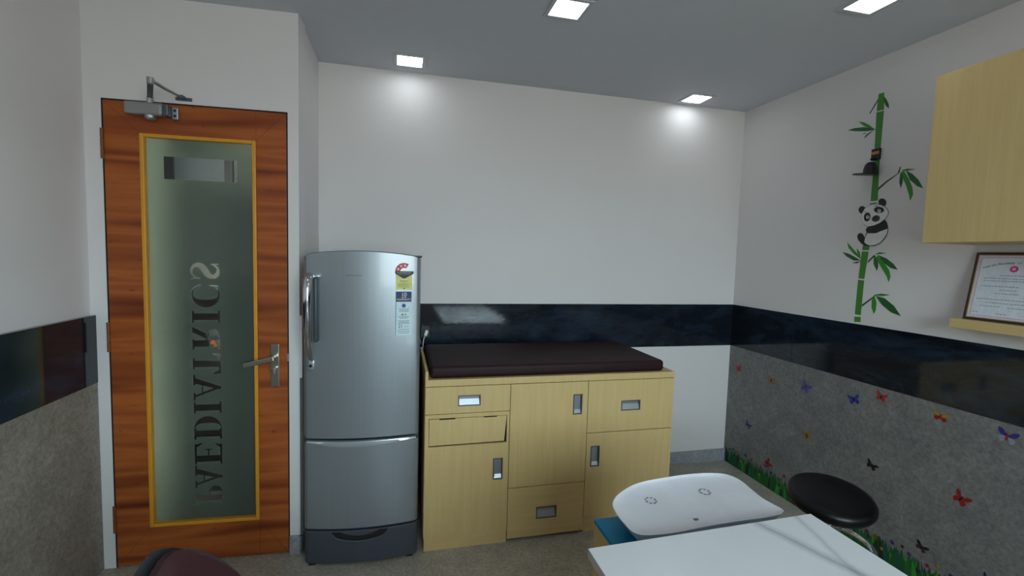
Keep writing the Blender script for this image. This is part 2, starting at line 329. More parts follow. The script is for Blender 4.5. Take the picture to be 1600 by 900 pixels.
PANDA={"outline":[[[1.932,1.686],[1.932,1.714],[1.916,1.742],[1.888,1.757],[1.86,1.758],[1.832,1.749],[1.807,1.733],[1.794,1.714],[1.797,1.694],[1.812,1.674],[1.834,1.659],[1.861,1.648],[1.893,1.644],[1.916,1.656]],[[1.899,1.614],[1.848,1.614],[1.822,1.623],[1.79,1.634],[1.792,1.604],[1.803,1.58],[1.826,1.557],[1.848,1.547],[1.875,1.545],[1.895,1.552],[1.908,1.565],[1.905,1.588]]],"black":[[[1.91,1.731],[1.911,1.725],[1.913,1.72],[1.917,1.716],[1.922,1.714],[1.928,1.713],[1.935,1.715],[1.941,1.718],[1.945,1.723],[1.949,1.729],[1.95,1.735],[1.95,1.741],[1.947,1.746],[1.943,1.75],[1.938,1.753],[1.932,1.753],[1.926,1.751],[1.92,1.748],[1.915,1.743],[1.912,1.738]],[[1.81,1.76],[1.811,1.754],[1.813,1.749],[1.817,1.745],[1.822,1.743],[1.828,1.743],[1.834,1.744],[1.84,1.748],[1.845,1.752],[1.848,1.758],[1.849,1.764],[1.849,1.77],[1.847,1.775],[1.843,1.779],[1.837,1.781],[1.831,1.781],[1.825,1.779],[1.82,1.776],[1.815,1.771],[1.812,1.766]],[[1.903,1.63],[1.896,1.643],[1.858,1.651],[1.832,1.663],[1.812,1.678],[1.799,1.661],[1.792,1.641],[1.793,1.631],[1.822,1.619],[1.848,1.61],[1.879,1.61],[1.897,1.616]],[[1.929,1.615],[1.916,1.608],[1.901,1.585],[1.907,1.566],[1.89,1.552],[1.867,1.546],[1.902,1.548],[1.921,1.56],[1.939,1.579],[1.946,1.596],[1.942,1.61]]],"white":[[[1.93,1.686],[1.93,1.714],[1.915,1.74],[1.888,1.755],[1.86,1.756],[1.833,1.748],[1.808,1.732],[1.796,1.713],[1.798,1.694],[1.813,1.675],[1.835,1.66],[1.861,1.65],[1.892,1.646],[1.915,1.658]],[[1.893,1.611],[1.848,1.61],[1.822,1.62],[1.792,1.63],[1.795,1.605],[1.807,1.582],[1.828,1.56],[1.85,1.551],[1.874,1.549],[1.892,1.556],[1.905,1.566],[1.902,1.588]]],"patch":[[[1.883,1.691],[1.885,1.684],[1.888,1.678],[1.892,1.674],[1.897,1.672],[1.902,1.672],[1.907,1.674],[1.912,1.678],[1.915,1.684],[1.917,1.691],[1.917,1.699],[1.916,1.706],[1.913,1.711],[1.908,1.715],[1.903,1.718],[1.898,1.717],[1.893,1.715],[1.888,1.711],[1.885,1.705],[1.883,1.698]],[[1.817,1.722],[1.818,1.717],[1.822,1.714],[1.827,1.711],[1.834,1.71],[1.842,1.71],[1.85,1.712],[1.857,1.715],[1.863,1.719],[1.867,1.724],[1.868,1.729],[1.867,1.734],[1.863,1.738],[1.858,1.74],[1.851,1.742],[1.843,1.741],[1.835,1.739],[1.828,1.736],[1.822,1.732],[1.819,1.727]],[[1.835,1.689],[1.834,1.684],[1.835,1.679],[1.837,1.675],[1.842,1.671],[1.847,1.669],[1.854,1.667],[1.86,1.668],[1.866,1.67],[1.871,1.673],[1.874,1.678],[1.875,1.683],[1.874,1.688],[1.871,1.692],[1.866,1.696],[1.861,1.699],[1.854,1.7],[1.848,1.699],[1.842,1.697],[1.838,1.694]],[[1.908,1.722],[1.908,1.721],[1.91,1.719],[1.912,1.718],[1.915,1.718],[1.916,1.718],[1.916,1.719],[1.914,1.721],[1.912,1.722],[1.909,1.723]],[[1.848,1.747],[1.85,1.745],[1.854,1.744],[1.86,1.744],[1.865,1.745],[1.867,1.746],[1.866,1.747],[1.861,1.748],[1.855,1.748],[1.85,1.748]]],"iris":[[[1.888,1.693],[1.888,1.691],[1.889,1.688],[1.891,1.687],[1.893,1.686],[1.896,1.685],[1.898,1.686],[1.901,1.687],[1.903,1.689],[1.904,1.692],[1.905,1.694],[1.905,1.697],[1.904,1.699],[1.902,1.701],[1.9,1.702],[1.897,1.702],[1.894,1.701],[1.892,1.7],[1.89,1.698],[1.889,1.696]],[[1.832,1.72],[1.832,1.718],[1.833,1.716],[1.835,1.714],[1.837,1.713],[1.84,1.713],[1.842,1.714],[1.845,1.715],[1.847,1.717],[1.848,1.719],[1.849,1.722],[1.849,1.724],[1.848,1.726],[1.846,1.728],[1.844,1.729],[1.841,1.729],[1.838,1.728],[1.836,1.727],[1.834,1.725],[1.832,1.723]]],"pupil":[[[1.892,1.694],[1.892,1.692],[1.894,1.69],[1.897,1.69],[1.899,1.692],[1.9,1.695],[1.899,1.697],[1.897,1.698],[1.895,1.698],[1.893,1.696]],[[1.836,1.723],[1.837,1.721],[1.839,1.719],[1.841,1.72],[1.844,1.721],[1.845,1.723],[1.844,1.725],[1.842,1.727],[1.84,1.726],[1.837,1.725]],[[1.85,1.688],[1.852,1.684],[1.856,1.682],[1.861,1.683],[1.865,1.685],[1.867,1.689],[1.866,1.692],[1.862,1.694],[1.856,1.694],[1.852,1.691]]]}
BFLY=[('red', 2.737, 0.701, 0.056, 0.049, -20),('yellow', 2.442, 0.699, 0.061, 0.045, 10),('purple', 2.185, 0.727, 0.068, 0.067, 25),('blue', 1.89, 0.747, 0.066, 0.05, -20),('red', 1.752, 0.803, 0.055, 0.047, 12),('yellow_red', 1.492, 0.795, 0.063, 0.042, 5),('purple_white', 1.261, 0.796, 0.068, 0.055, 8),('violet', 2.613, 0.342, 0.058, 0.043, 25),('yellow', 2.152, 0.448, 0.06, 0.052, -25),('dark_red', 2.422, 0.16, 0.056, 0.057, 50),('black', 1.77, 0.446, 0.059, 0.041, 20),('dark_red', 1.389, 0.476, 0.062, 0.059, 25),('maroon', 1.518, 0.179, 0.053, 0.041, 20),('navy', 1.28, 0.204, 0.028, 0.033, 20)]

# ------------------------------------------------------------------ room shell
XL, XR, YB, YD, XRET, ZC, ZT, ZB = -1.2817, 2.3231, 2.8366, 2.3006, -0.4446, 2.4852, 1.142, 0.8488
TH = math.atan(-0.0525)
def S(name, mat, *boxes, **kw):
    m = MB()
    for b in boxes: m.box(*b)
    return struct(m.build(name, mat, **kw))
S('floor', 'floor_stone', (-3.2, 2.6, -1.9, 4.3, -.1, 0))
S('ceiling', 'ceiling_paint', (-3.2, 2.6, -1.9, 4.3, ZC, ZC+.1))
S('wall_back', 'wall_paint', (XRET-.12, XR+.15, YB, YB+.12, 0, ZC))
S('wall_right', 'wall_paint', (XR, XR+.15, -1.9, SY0, 0, ZC), (XR, XR+.15, SY1, YB, 0, ZC), (XR, XR+.15, SY0, SY1, 0, SZ0), (XR, XR+.15, SY0, SY1, SZ1, ZC))
S('wall_left', 'wall_paint', (XL-.12, XL, -1.9, 2.36, 0, ZC))
S('wall_return', 'wall_paint', (XRET-.12, XRET, YD+.1, YB, 0, ZC))
# wall with the door, turned by three degrees; x runs along the wall from the return corner
OPX0, OPX1, OPZ = -.774, -.046, 2.056
S('wall_door', 'wall_paint', (-.86, OPX0, 0, .12, 0, ZC), (OPX1, 0, 0, .12, 0, ZC), (OPX0, OPX1, 0, .12, OPZ, ZC), loc=(XRET, YD, 0), rot=(0, 0, TH))
# rear wall with the window (behind the photographer)
S('wall_rear', 'wall_paint', (-1.4, WX0, YR-.15, YR, 0, ZC), (WX1, XR+.1, YR-.15, YR, 0, ZC), (WX0, WX1, YR-.15, YR, 0, WZ0), (WX0, WX1, YR-.15, YR, WZ1, ZC))
w = MB()
for x in (WX0, (WX0+WX1)/2-.03, WX1-.05): w.box(x, x+.05, YR-.11, YR-.06, WZ0, WZ1, .004)
for z in (WZ0, WZ1-.05): w.box(WX0, WX1, YR-.11, YR-.06, z, z+.05, .004)
win = struct(w.build('window_1', 'aluminium'))
MB().box(WX0+.05, WX1-.05, YR-.09, YR-.084, WZ0+.05, WZ1-.05).build('window_glass', 'clear_glass', win)
w = MB()
for y in (SY0, (SY0+SY1)/2-.025, SY1-.05): w.box(XR+.05, XR+.10, y, y+.05, SZ0, SZ1, .004)
for z in (SZ0, SZ1-.05): w.box(XR+.05, XR+.10, SY0, SY1, z, z+.05, .004)
win2 = struct(w.build('added_side_window', 'aluminium'))  # unseen opening added for more daylight on the left wall and desk
MB().box(XR+.072, XR+.078, SY0+.05, SY1-.05, SZ0+.05, SZ1-.05).build('window_glass', 'clear_glass', win2)
# stone cladding, dark band and skirtings
S('trim_1', 'dark_marble_tile', (XRET, XR-.0, YB-.004, YB+.01, ZB, ZT))
S('trim_2', 'dark_marble_tile', (XR-.0045, XR+.01, -.40, YB-.004, ZB, ZT))
S('trim_3', 'grey_stone_tile', (XR-.003, XR+.01, -1.75, YB, 0, ZB))
S('trim_4', 'dark_marble_tile', (XL-.01, XL+.0205, -1.75, 2.342, ZB, ZT))
S('trim_5', 'warm_grey_tile', (XL-.01, XL+.0185, -1.75, 2.342, 0, ZB))
m = MB()
for x in (.66, 1.86): m.box(x, x+.0018, YB-.0052, YB, ZB, ZT)
struct(m.build('trim_6', 'black_gap'))
m = MB()
for y in (2.30, 1.10, -.1): m.box(XR-.0055, XR, y, y+.0018, ZB, ZT)
struct(m.build('trim_7', 'black_gap'))
m = MB()
for y in (1.62, .42): m.box(XL, XL+.0212, y, y+.0018, ZB, ZT)
struct(m.build('trim_8', 'black_gap'))
S('baseboard_back', 'skirting_stone', (XRET, XR-.003, YB-.012, YB, 0, .088))
S('baseboard_door', 'skirting_stone', (OPX1, 0.010, -.010, 0, 0, .088), (0, .010, -.01, .5, 0, .088), loc=(XRET, YD, 0), rot=(0, 0, TH))

S('trim_12', 'wall_paint', (XRET, XRET+.010, YD+.004, YD+.06, ZB, ZT))

# corridor beyond the glazed door
S('wall_corridor', 'corridor_paint', (-3.1, .4, 3.95, 4.05, 0, ZC), (-3.2, -3.1, 2.4, 4.05, 0, ZC), (-3.1, -1.4, 2.3, 2.4, 0, ZC), (-.44, -.40, 3.0, 4.0, 0, ZC))
S('trim_9', 'corridor_granite', (-3.1, -.44, 3.92, 3.96, 0, 1.12))
S('trim_11', 'black_stone', (-3.1, -.44, 2.5, 3.95, -.02, .004))
t9 = S('trim_10', 'corridor_grey', (-1.98, -.95, 3.93, 3.96, 1.75, 2.35))
MB().box(-1.66, -1.60, 3.90, 3.94, 1.75, 2.35).box(-1.265, -1.21, 3.90, 3.94, 1.75, 2.35).build('post', 'dark_plastic', t9)
S('added_glow_backing', 'corridor_paint', (-2.42, -1.42, 3.08, 3.16, 0, ZC))  # added screen behind the glowing panel, keeps its light off the far wall
cw = struct(MB().box(-2.34, -2.31, 3.05, 3.08, .25, 2.34).box(-1.49, -1.46, 3.05, 3.08, .25, 2.34).box(-2.31, -1.49, 3.05, 3.08, .25, .28).box(-2.31, -1.49, 3.05, 3.08, 2.31, 2.34).build('added_glow_frame', 'aluminium'))  # frame of an added glowing panel, out of view
MB().box(-2.31, -1.49, 3.06, 3.075, .28, 2.31).build('added_glow_pane', 'added_corridor_glow', cw)  # added emitter, brightens the left of the frosted film from behind
S('added_light_blocker', 'corridor_granite', (-.72, -.45, 2.46, 3.0, 0, 1.72))  # added dark block, shades the right side of the frosted film
ps = thing('poster', 'small orange and navy poster seen through the clear R of the etched lettering', 'poster', (-1.37, 3.918, .60))
MB().box(-.02, .12, -.004, 0, -.02, .22).build('sheet', 'corridor_grey', ps)
MB().mat('orange').poly([(-.01, -.005, .12), (.05, -.005, .02), (.07, -.005, .04), (.01, -.005, .15)], (0, -.001, 0)).mat('navy').box(.055, .11, -.006, -.004, .05, .18).mat('teal_laminate').box(-.012, .01, -.006, -.004, .0, .11).build('printed_shape', None, ps)

# ------------------------------------------------------------------ the door
door = struct(thing('door_1', 'red-brown wooden door with a tall frosted glass panel', 'door', (XRET, YD, 0), TH))
DX0, DX1, DZ0, DZ1 = -.768, -.052, .006, 2.050       # leaf
GX0, GX1, GZ0, GZ1 = -.634, -.178, .178, 1.922       # glazed opening incl. bead
m = MB(); m.box(DX0, GX0, 0.0, .04, DZ0, DZ1, .002).box(GX1, DX1, 0.0, .04, DZ0, DZ1, .002).box(GX0, GX1, 0.0, .04, DZ0, GZ0, .001).box(GX0, GX1, 0.0, .04, GZ1, DZ1, .001)
m.build('door_leaf', 'red_brown_door_wood', door)
for xa, za, xb, zb in ((DX0+.004, DZ0+.004, GX0, GZ0), (DX1-.004, DZ0+.004, GX1, GZ0), (DX0+.004, DZ1-.004, GX0, GZ1), (DX1-.004, DZ1-.004, GX1, GZ1)):
    a_, b_ = Vector((xa, 0, za)), Vector((xb, 0, zb)); d_ = b_-a_; n_ = Vector((-d_.z, 0, d_.x)).normalized()*.0006
    mj = MB().poly([a_+n_+Vector((0, -.0002, 0)), b_+n_+Vector((0, -.0002, 0)), b_-n_+Vector((0, -.0002, 0)), a_-n_+Vector((0, -.0002, 0))], (0, .001, 0)).build('mitre_joint', 'frame_brown', door)
# dark rebate round the leaf
m = MB(); m.box(OPX0, DX0-.0005, .002, .05, 0, OPZ).box(DX1+.0005, OPX1, .002, .05, 0, OPZ).box(DX0, DX1, .002, .05, DZ1+.0005, OPZ)
m.build('door_rebate', 'black_gap', door)
m = MB(); b = .016
for bx in ((GX0, GX0+b, GZ0, GZ1), (GX1-b, GX1, GZ0, GZ1), (GX0+b, GX1-b, GZ0, GZ0+b), (GX0+b, GX1-b, GZ1-b, GZ1)):
    m.box(bx[0], bx[1], -.005, .022, bx[2], bx[3], .003)
m.build('glazing_bead', 'yellow_bead_wood', door)
MB().box(GX0+.004, GX1-.004, .020, .026, GZ0+.004, GZ1-.004).build('glass_pane', 'clear_glass', door)

# --- etched word PAEDIATRICS: letters left clear in the frosted film, read from the corridor
def q(*p): return list(p)
def arc(cx, cy, rx, ry, t0, t1, th0, thm, n=18):
    """curved stroke from angle t0 to t1 whose width swells from th0 to thm in the middle"""
    o_, i_ = [], []
    for k in range(n+1):
        u = k/n; a = R(t0+(t1-t0)*u); th = th0+(thm-th0)*math.sin(math.pi*u)
        o_.append((cx+rx*math.cos(a), cy+ry*math.sin(a))); i_.append((cx+(rx-th)*math.cos(a), cy+(ry-th*.35)*math.sin(a)))
    return [[o_[k], o_[k+1], i_[k+1], i_[k]] for k in range(n)]
def rect(x0, x1, y0, y1): return [(x0, y0), (x1, y0), (x1, y1), (x0, y1)]
def glyph(ch, w):
    s = .26; T = .075
    if ch == 'I': c = w/2; return [rect(c-s/2, c+s/2, 0, 1), rect(c-.23, c+.23, 0, T), rect(c-.23, c+.23, 1-T, 1)]
    if ch == 'P': return [rect(.12, .12+s, 0, 1), rect(0, .45, 0, T), rect(0, .4, 1-T, 1), rect(.3, .45, .47, .52)] + arc(.42, .735, w-.42, .265, 90, -90, .075, .25)
    if ch == 'R': return [rect(.1, .1+s, 0, 1), rect(0, .4, 0, T), rect(0, .4, 1-T, 1), rect(.3, .45, .48, .53)] + arc(.42, .75, w-.5, .25, 90, -90, .075, .24) + [[(.42, .5), (.62, .5), (w-.02, .03), (w, 0), (w-.22, 0)]]
    if ch == 'D': return [rect(.1, .1+s, 0, 1), rect(0, .45, 0, T), rect(0, .45, 1-T, 1)] + arc(.42, .5, w-.42, .5, 90, -90, .075, .28, 26)
    if ch == 'E': return [rect(.1, .1+s, 0, 1), rect(0, w-.06, 0, T), rect(0, w-.08, 1-T, 1), rect(.3, w-.28, .48, .53), rect(w-.32, w-.27, .38, .63), [(w-.1, 0), (w, .28), (w-.05, .28), (w-.25, 0)], [(w-.12, 1), (w-.04, .74), (w-.09, .74), (w-.27, 1)]]
    if ch == 'T': c = w/2; return [rect(c-s/2, c+s/2, 0, 1), rect(c-.22, c+.22, 0, T), rect(0.03, w-.03, 1-T, 1), [(.03, 1), (0, .72), (.04, .72), (.2, 1)], [(w-.03, 1), (w, .72), (w-.04, .72), (w-.2, 1)]]
    if ch == 'A': c = w/2; return [[(w-.34, 0), (w-.1, 0), (c+.03, 1), (c-.06, 1), (c-.08, .9)], [(.1, 0), (.19, 0), (c+.03, .86), (c-.05, .92)], rect(.22, w-.3, .3, .35), rect(0, .3, 0, T), rect(w-.42, w, 0, T)]
    if ch == 'C': return arc(w*.53, .5, w*.53, .5, 50, 310, .07, .30, 30) + [[(w*.86, .88), (w*.93, .98), (w*.97, .62), (w*.92, .62)], [(w*.78, .04), (w*.86, .12), (w, .3), (w*.94, .34)]]
    if ch == 'S':
        P = [(.86, .72, .03), (.80, .84, .04), (.66, .94, .045), (.48, .965, .06), (.30, .93, .10), (.18, .82, .13), (.17, .70, .14), (.27, .60, .15), (.45, .53, .16), (.63, .45, .16), (.77, .36, .15), (.82, .24, .13), (.76, .12, .10), (.60, .04, .06), (.42, .02, .045), (.24, .07, .04), (.12, .18, .035), (.07, .32, .03)]
        L, Rr = [], []
        for i, (x, y, t) in enumerate(P):
            a = P[max(i-1, 0)]; b2 = P[min(i+1, len(P)-1)]; dx, dy = b2[0]-a[0], b2[1]-a[1]; l = math.hypot(dx, dy)
            t = t*1.45+.015; L.append((w*(x-dy/l*t/2*1.2), y+dx/l*t/2)); Rr.append((w*(x+dy/l*t/2*1.2), y-dx/l*t/2))
        return [[L[i], L[i+1], Rr[i+1], Rr[i]] for i in range(len(P)-1)] + [[(w*.90, .98), (w*.84, .98), (w*.80, .82), (w*.88, .70)], [(w*.02, .02), (w*.08, .02), (w*.14, .20), (w*.05, .32)]]
CAP, BX = .115, -.456
WORD = [('P', .259, .347), ('A', .338, .444), ('E', .450, .553), ('D', .568, .676), ('I', .690, .742), ('A', .750, .868), ('T', .870, .967), ('R', .985, 1.088), ('I', 1.103, 1.164), ('C', 1.176, 1.282), ('S', 1.300, 1.382)]
cut = MB()
for ch, z0, z1 in WORD:
    for pl in glyph(ch, (z1-z0)/CAP):
        cut.poly([(BX+h*CAP, .010, z0+x*CAP) for x, h in pl], (0, .02, 0))
cut.box(-.553, -.262, .010, .030, 1.7365, 1.833)
cut = cut.build('cutter', 'black_gap')
film = MB().box(GX0+.006, GX1-.006, .0180, .0192, GZ0+.006, GZ1-.006).build('frosted_film', 'frosted_film', door, label='frosted film with the clear word PAEDIATRICS and a clear strip near the top')
cut.parent = door
bo = film.modifiers.new('letters', 'BOOLEAN'); bo.operation = 'DIFFERENCE'; bo.solver = 'EXACT'; bo.use_self = True; bo.object = cut
bpy.context.view_layer.update()
me = bpy.data.meshes.new_from_object(film.evaluated_get(bpy.context.evaluated_depsgraph_get()))
film.modifiers.clear(); film.data = me; bpy.data.objects.remove(cut)

# hinges, handle, closer
for z0, z1 in ((1.805, 1.932), (.981, 1.112), (.165, .289)):
    h_ = MB()
    for k in range(3): h_.tube([(-.771, -.004, z0+(z1-z0)*k/3+.001), (-.771, -.004, z0+(z1-z0)*(k+1)/3-.001)], .0065, 12)
    h_.build('hinge', 'hinge_brown', door)
pl = MB().box(-.124, -.086, -.008, 0, .812, 1.011, .003).build('handle_plate', 'brushed_nickel', door)
MB().tube([(-.105, -.006, .953), (-.105, -.030, .953)], .013, 20).tube([(-.105, -.028, .953), (-.105, -.055, .953)], .009, 16).box(-.225, -.094, -.064, -.052, -.0105, .0105, .003, M=Matrix.Translation((-.105, 0, .953)) @ Matrix.Rotation(R(-14), 4, 'Y') @ Matrix.Translation((.105, 0, 0))).build('lever', 'brushed_nickel', pl)
MB().tube([(-.105, -.006, .90), (-.105, -.020, .90)], .012, 20).box(-.112, -.098, -.034, -.018, .878, .905, .003).box(-.122, -.100, -.030, -.020, .893, .907, .003).build('thumb_turn', 'brushed_nickel', pl)
MB().box(-.0535, -.047, -.002, .01, .93, .965).build('strike_plate', 'aluminium', door)
cl = MB().box(-.664, -.520, -.055, -.004, 1.988, 2.040, .010, seg=3).build('door_closer', 'closer_silver', door)
MB().box(-.520, -.500, -.050, -.004, 1.990, 2.036, .004).build('end_cap', 'aluminium_dark', cl)
MB().box(-.500, -.476, -.020, -.003, 1.984, 2.034, .003).build('mounting_bracket', 'aluminium', cl)
MB().tube([(-.4875, -.0215, 2.020), (-.4875, -.0195, 2.020)], .005, 10).tube([(-.4875, -.0215, 1.998), (-.4875, -.0195, 1.998)], .005, 10).build('screw', 'black_gap', cl)
MB().tube([(-.575, -.030, 1.992), (-.575, -.030, 1.978), (-.575, -.030, 1.971)], [.021, .020, .012], 20).build('adjusting_knob', 'aluminium', cl)
el = Vector((-.475, -.222, 2.068))   # elbow, in door space
MB().tube([(-.575, -.030, 2.035), (-.575, -.030, 2.064)], .012, 14).build('spindle', 'aluminium', cl)
def bar(a, b_, w_, t_):
    a, b_ = Vector(a), Vector(b_); d = b_-a; L = d.length; M = Matrix.Translation(a) @ d.to_track_quat('X', 'Z').to_matrix().to_4x4()
    return MB().box(0, L, -w_/2, w_/2, -t_/2, t_/2, .002, M=M)
bar((-.575, -.030, 2.064), el, .020, .007).build('lower_arm', 'aluminium_dark', cl)
MB().tube([el-Vector((0, 0, .006)), el+Vector((0, 0, .018))], .012, 16).build('elbow_joint', 'closer_silver', cl)
MB().tube([el+Vector((0, 0, .010)), (-.475, -.12, 2.079), (-.463, -.02, 2.080)], [.007, .006, .0045], 10).build('upper_arm', 'closer_silver', cl)
MB().box(-.492, -.428, -.006, 0, 2.068, 2.082, .002).box(-.474, -.452, -.030, 0, 2.072, 2.086, .002).build('arm_bracket', 'aluminium_dark', cl)

# ------------------------------------------------------------------ ceiling downlights
def downlight(x, y, label):
    t = thing('recessed_ceiling_light', label, 'ceiling light', (x, y, ZC), 0, 'square recessed ceiling lights')
    a, b_ = .085, .066; m = MB()
    for bx in ((-a, a, -a, -b_), (-a, a, b_, a), (-a, -b_, -b_, b_), (b_, a, -b_, b_)): m.box(bx[0], bx[1], bx[2], bx[3], -.006, -.0005, .0015)
    m.build('trim_ring', 'downlight_trim', t)
    MB().box(-b_, b_, -b_, b_, -.003, -.001).build('diffuser', 'led_diffuser', t)
for bx_, by_ in ((-.50, 1.10), (.676, .20), (1.80, .10), (-.50, -.90), (.676, -1.1), (1.80, -1.1)):
    downlight(bx_, by_, 'square lit ceiling light in the near half of the room, behind the photographer')
downlight(.045, 2.668, 'square lit ceiling light above the fridge, close to the back wall')
downlight(1.845, 2.705, 'square lit ceiling light in the corner by the panda sticker wall')
downlight(.676, 1.917, 'square lit ceiling light nearest the top middle of the photo')
downlight(1.803, 1.526, 'square lit ceiling light cut by the top edge at the right')

# ------------------------------------------------------------------ refrigerator
fr = thing('refrigerator', 'tall silver-grey single-door fridge with chrome bar handle and drawer base', 'fridge', (-.408, 2.192, 0), R(-2.65))
FW = .506
def curved_panel(z0, z1, bulge=.030, t=.055, n=28, arch=0, inset=0, rc=.018, zb_curve=0):
    """door skin: convex in plan, rounded upright edges, optional arched top"""
    m = MB(); xs = []
    for k in range(n+1):
        u = k/n; xs.append(inset+(FW-2*inset)*u)
    def yf(x):
        c = 2*(x/FW)-1; y = -bulge*(1-c*c)
        e = min(x-inset, FW-inset-x)
        if e < rc: y += rc-math.sqrt(max(0, rc*rc-(rc-e)**2))
        return y
    xs = sorted(set([round(v, 5) for v in xs] + [inset+rc*(1-math.cos(R(a))) for a in (15, 30, 45, 60, 75)] + [FW-inset-rc*(1-math.cos(R(a))) for a in (15, 30, 45, 60, 75)]))
    bm = m.bm; rows = []
    for x in xs:
        c = 2*(x/FW)-1; zt = z1+arch*(1-c*c)-(.012 if arch else 0)*max(0, abs(c)-.9)*10; zb = z0-zb_curve*(1-c*c)
        y = yf(x); zz = [zb+.0, zb+.004, zt-.004, zt]
        rows.append([bm.verts.new((x, y+.004, zz[0])), bm.verts.new((x, y, zz[1])), bm.verts.new((x, y, zz[2])), bm.verts.new((x, y+.004, zz[3])), bm.verts.new((x, t, zz[3])), bm.verts.new((x, t, zz[0]))])
    for a, b_ in zip(rows, rows[1:]):
        for k in range(6): bm.faces.new((a[k], b_[k], b_[(k+1) % 6], a[(k+1) % 6]))
    bm.faces.new(rows[0]); bm.faces.new(rows[-1][::-1]); return m, yf
m = MB().box(.004, FW-.004, .055, .62, .03, 1.415, .012, seg=3); m.build('fridge_body', 'fridge_side_paint', fr, smooth=True)
MB().box(.01, FW-.01, .03, .60, 1.412, 1.424, .004).build('top_cover', 'dark_plastic', fr)
m, yf = curved_panel(.600, 1.430, arch=.020); up_ = m.build('fresh_food_door', 'fridge_steel', fr, smooth=True)
m, yf2 = curved_panel(.176, .576); lowd = m.build('lower_door', 'fridge_steel', fr, smooth=True)
m, yf3 = curved_panel(.012, .166, rc=.02); bd = m.build('base_drawer', 'dark_grey_plastic', fr, smooth=True)
m = MB().box(.01, FW-.01, .012, .06, .16, .61).build('door_gasket', 'dark_plastic', fr)
def yface(x): c = 2*(x/FW)-1; return -.030*(1-c*c)
# crescent trim over the lower door
m = MB(); n = 30; rows = []
for k in range(n+1):
    x = .012+(FW-.024)*k/n; c = 2*(x/FW)-1; dpt = .022*(1-c*c)**.8; y = yface(x)
    rows.append([m.bm.verts.new(p) for p in ((x, y+.012, .590), (x, y-.002, .588), (x, y-.005, .588-dpt*.5-.002), (x, y-.001, .586-dpt-.004), (x, y+.012, .586-dpt-.004))])
for a, b_ in zip(rows, rows[1:]):
    for k in range(5): m.bm.faces.new((a[k], b_[k], b_[(k+1) % 5], a[(k+1) % 5]))
m.build('chrome_crescent_trim', 'crescent_silver', fr, smooth=True)
# drawer grip: dark recess with a lip
m = MB(); pts = []
for k in range(15):
    u = k/14; x = .125+.245*u; pts.append((x, yface(x)-.0035, .158-.036*math.sin(math.pi*u)**.45))
pts += [(.370, yface(.37)-.0035, .163), (.125, yface(.125)-.0035, .163)]
m.poly(pts, (0, .008, 0)).build('grip_recess', 'black_gap', bd)
MB().tube([(.125+.245*k/14, yface(.125+.245*k/14)-.003, .156-.038*math.sin(math.pi*k/14)**.45) for k in range(15)], .0022, 8).build('grip_lip', 'aluminium_dark', bd, smooth=True)
for bx in ((.02, .05, .0, .05, 0, .014), (FW-.05, FW-.02, 0, .05, 0, .014), (.02, .05, .5, .55, 0, .031), (FW-.05, FW-.02, .5, .55, 0, .031)): MB().box(*bx).build('foot', 'dark_plastic', fr)
MB().box(FW-.05, FW+.004, .0, .05, 1.424, 1.434, .003).build('hinge_cover', 'dark_plastic', fr)
# bar handle at the left
hn = MB(); hx = .030
pth = [(hx+.010, -.006, 1.322), (hx+.006, -.040, 1.330), (hx+.002, -.056, 1.312), (hx, -.062, 1.27), (hx, -.064, 1.20), (hx+.001, -.060, 1.10), (hx+.003, -.050, 1.03), (hx+.006, -.034, .985), (hx+.008, -.012, .962)]
hn.tube(pth, [.019, .020, .020, .019, .018, .016, .014, .012, .009], 20)
hb = hn.build('bar_handle', 'chrome', up_, smooth=True)
MB().box(hx+.022, hx+.040, -.052, .002, 1.045, 1.330, .008, seg=3).build('handle_backing', 'dark_grey_plastic', up_, smooth=True)
kl = MB().box(hx-.010, hx+.022, -.018, .006, .912, .962, .006, seg=3).build('key_lock', 'aluminium', up_, smooth=True)
MB().tube([(hx+.004, -.021, .936), (hx+.004, -.016, .936)], .007, 16).build('keyhole', 'black_gap', kl)
# stickers (on the curved face: follow its slope at the right)
def face_frame(x, z):
    c = 2*(x/FW)-1; a = math.atan(-(-.030*-2*c*2/FW)) if False else math.atan(.030*2*c*2/FW)
    return Matrix.Translation((x, yface(x)-.0006, z)) @ Matrix.Rotation(a, 4, 'Z')
E1 = face_frame(.432, 1.342)
st = MB().mat('label_yellow').box(-.036, .036, -.0006, .0006, -.062, .022, M=E1).build('energy_label', None, up_, label='yellow energy label with a red star arc')
m = MB(); pts = [(.040*math.cos(R(a)), -.0008, .018+.040*math.sin(R(a))) for a in range(60, 181, 12)]; pts += [(.018*math.cos(R(a)), -.0008, .018+.018*math.sin(R(a))) for a in range(180, 59, -12)]
m.mat('label_red').poly([(E1 @ Vector(p)) for p in pts], (0, -.0006, 0)).build('star_arc', None, st)
m = MB()
for a in (82, 118, 155):
    cx_, cz_ = .029*math.cos(R(a)), .018+.029*math.sin(R(a)); pp = []
    for k in range(10):
        r_ = .008 if k % 2 == 0 else .0034; pp.append(E1 @ Vector((cx_+r_*math.sin(math.pi*k/5), -.0016, cz_+r_*math.cos(math.pi*k/5))))
    m.poly(pp, (0, -.0005, 0))
m.build('star', 'panda_white', st)
m = MB().mat('ink_black').poly([(E1 @ Vector(p)) for p in ((-.040, -.001, .020), (.042, -.001, .020), (.042, -.001, .010), (.005, -.001, -.012), (-.005, -.001, -.012), (-.040, -.001, .010))], (0, -.0006, 0)); m.build('black_banner', None, st)
text('POWER SAVINGS GUIDE', .0058, 'label_white', st, E1 @ FY(0, -.0018, .0125))
text('MORE STARS MORE SAVINGS', .0038, 'label_white', st, E1 @ FY(0, -.0018, .006))
text('ENERGY', .010, 'green_ink', st, E1 @ FY(0, -.0012, -.028))
for k in range(4): pass
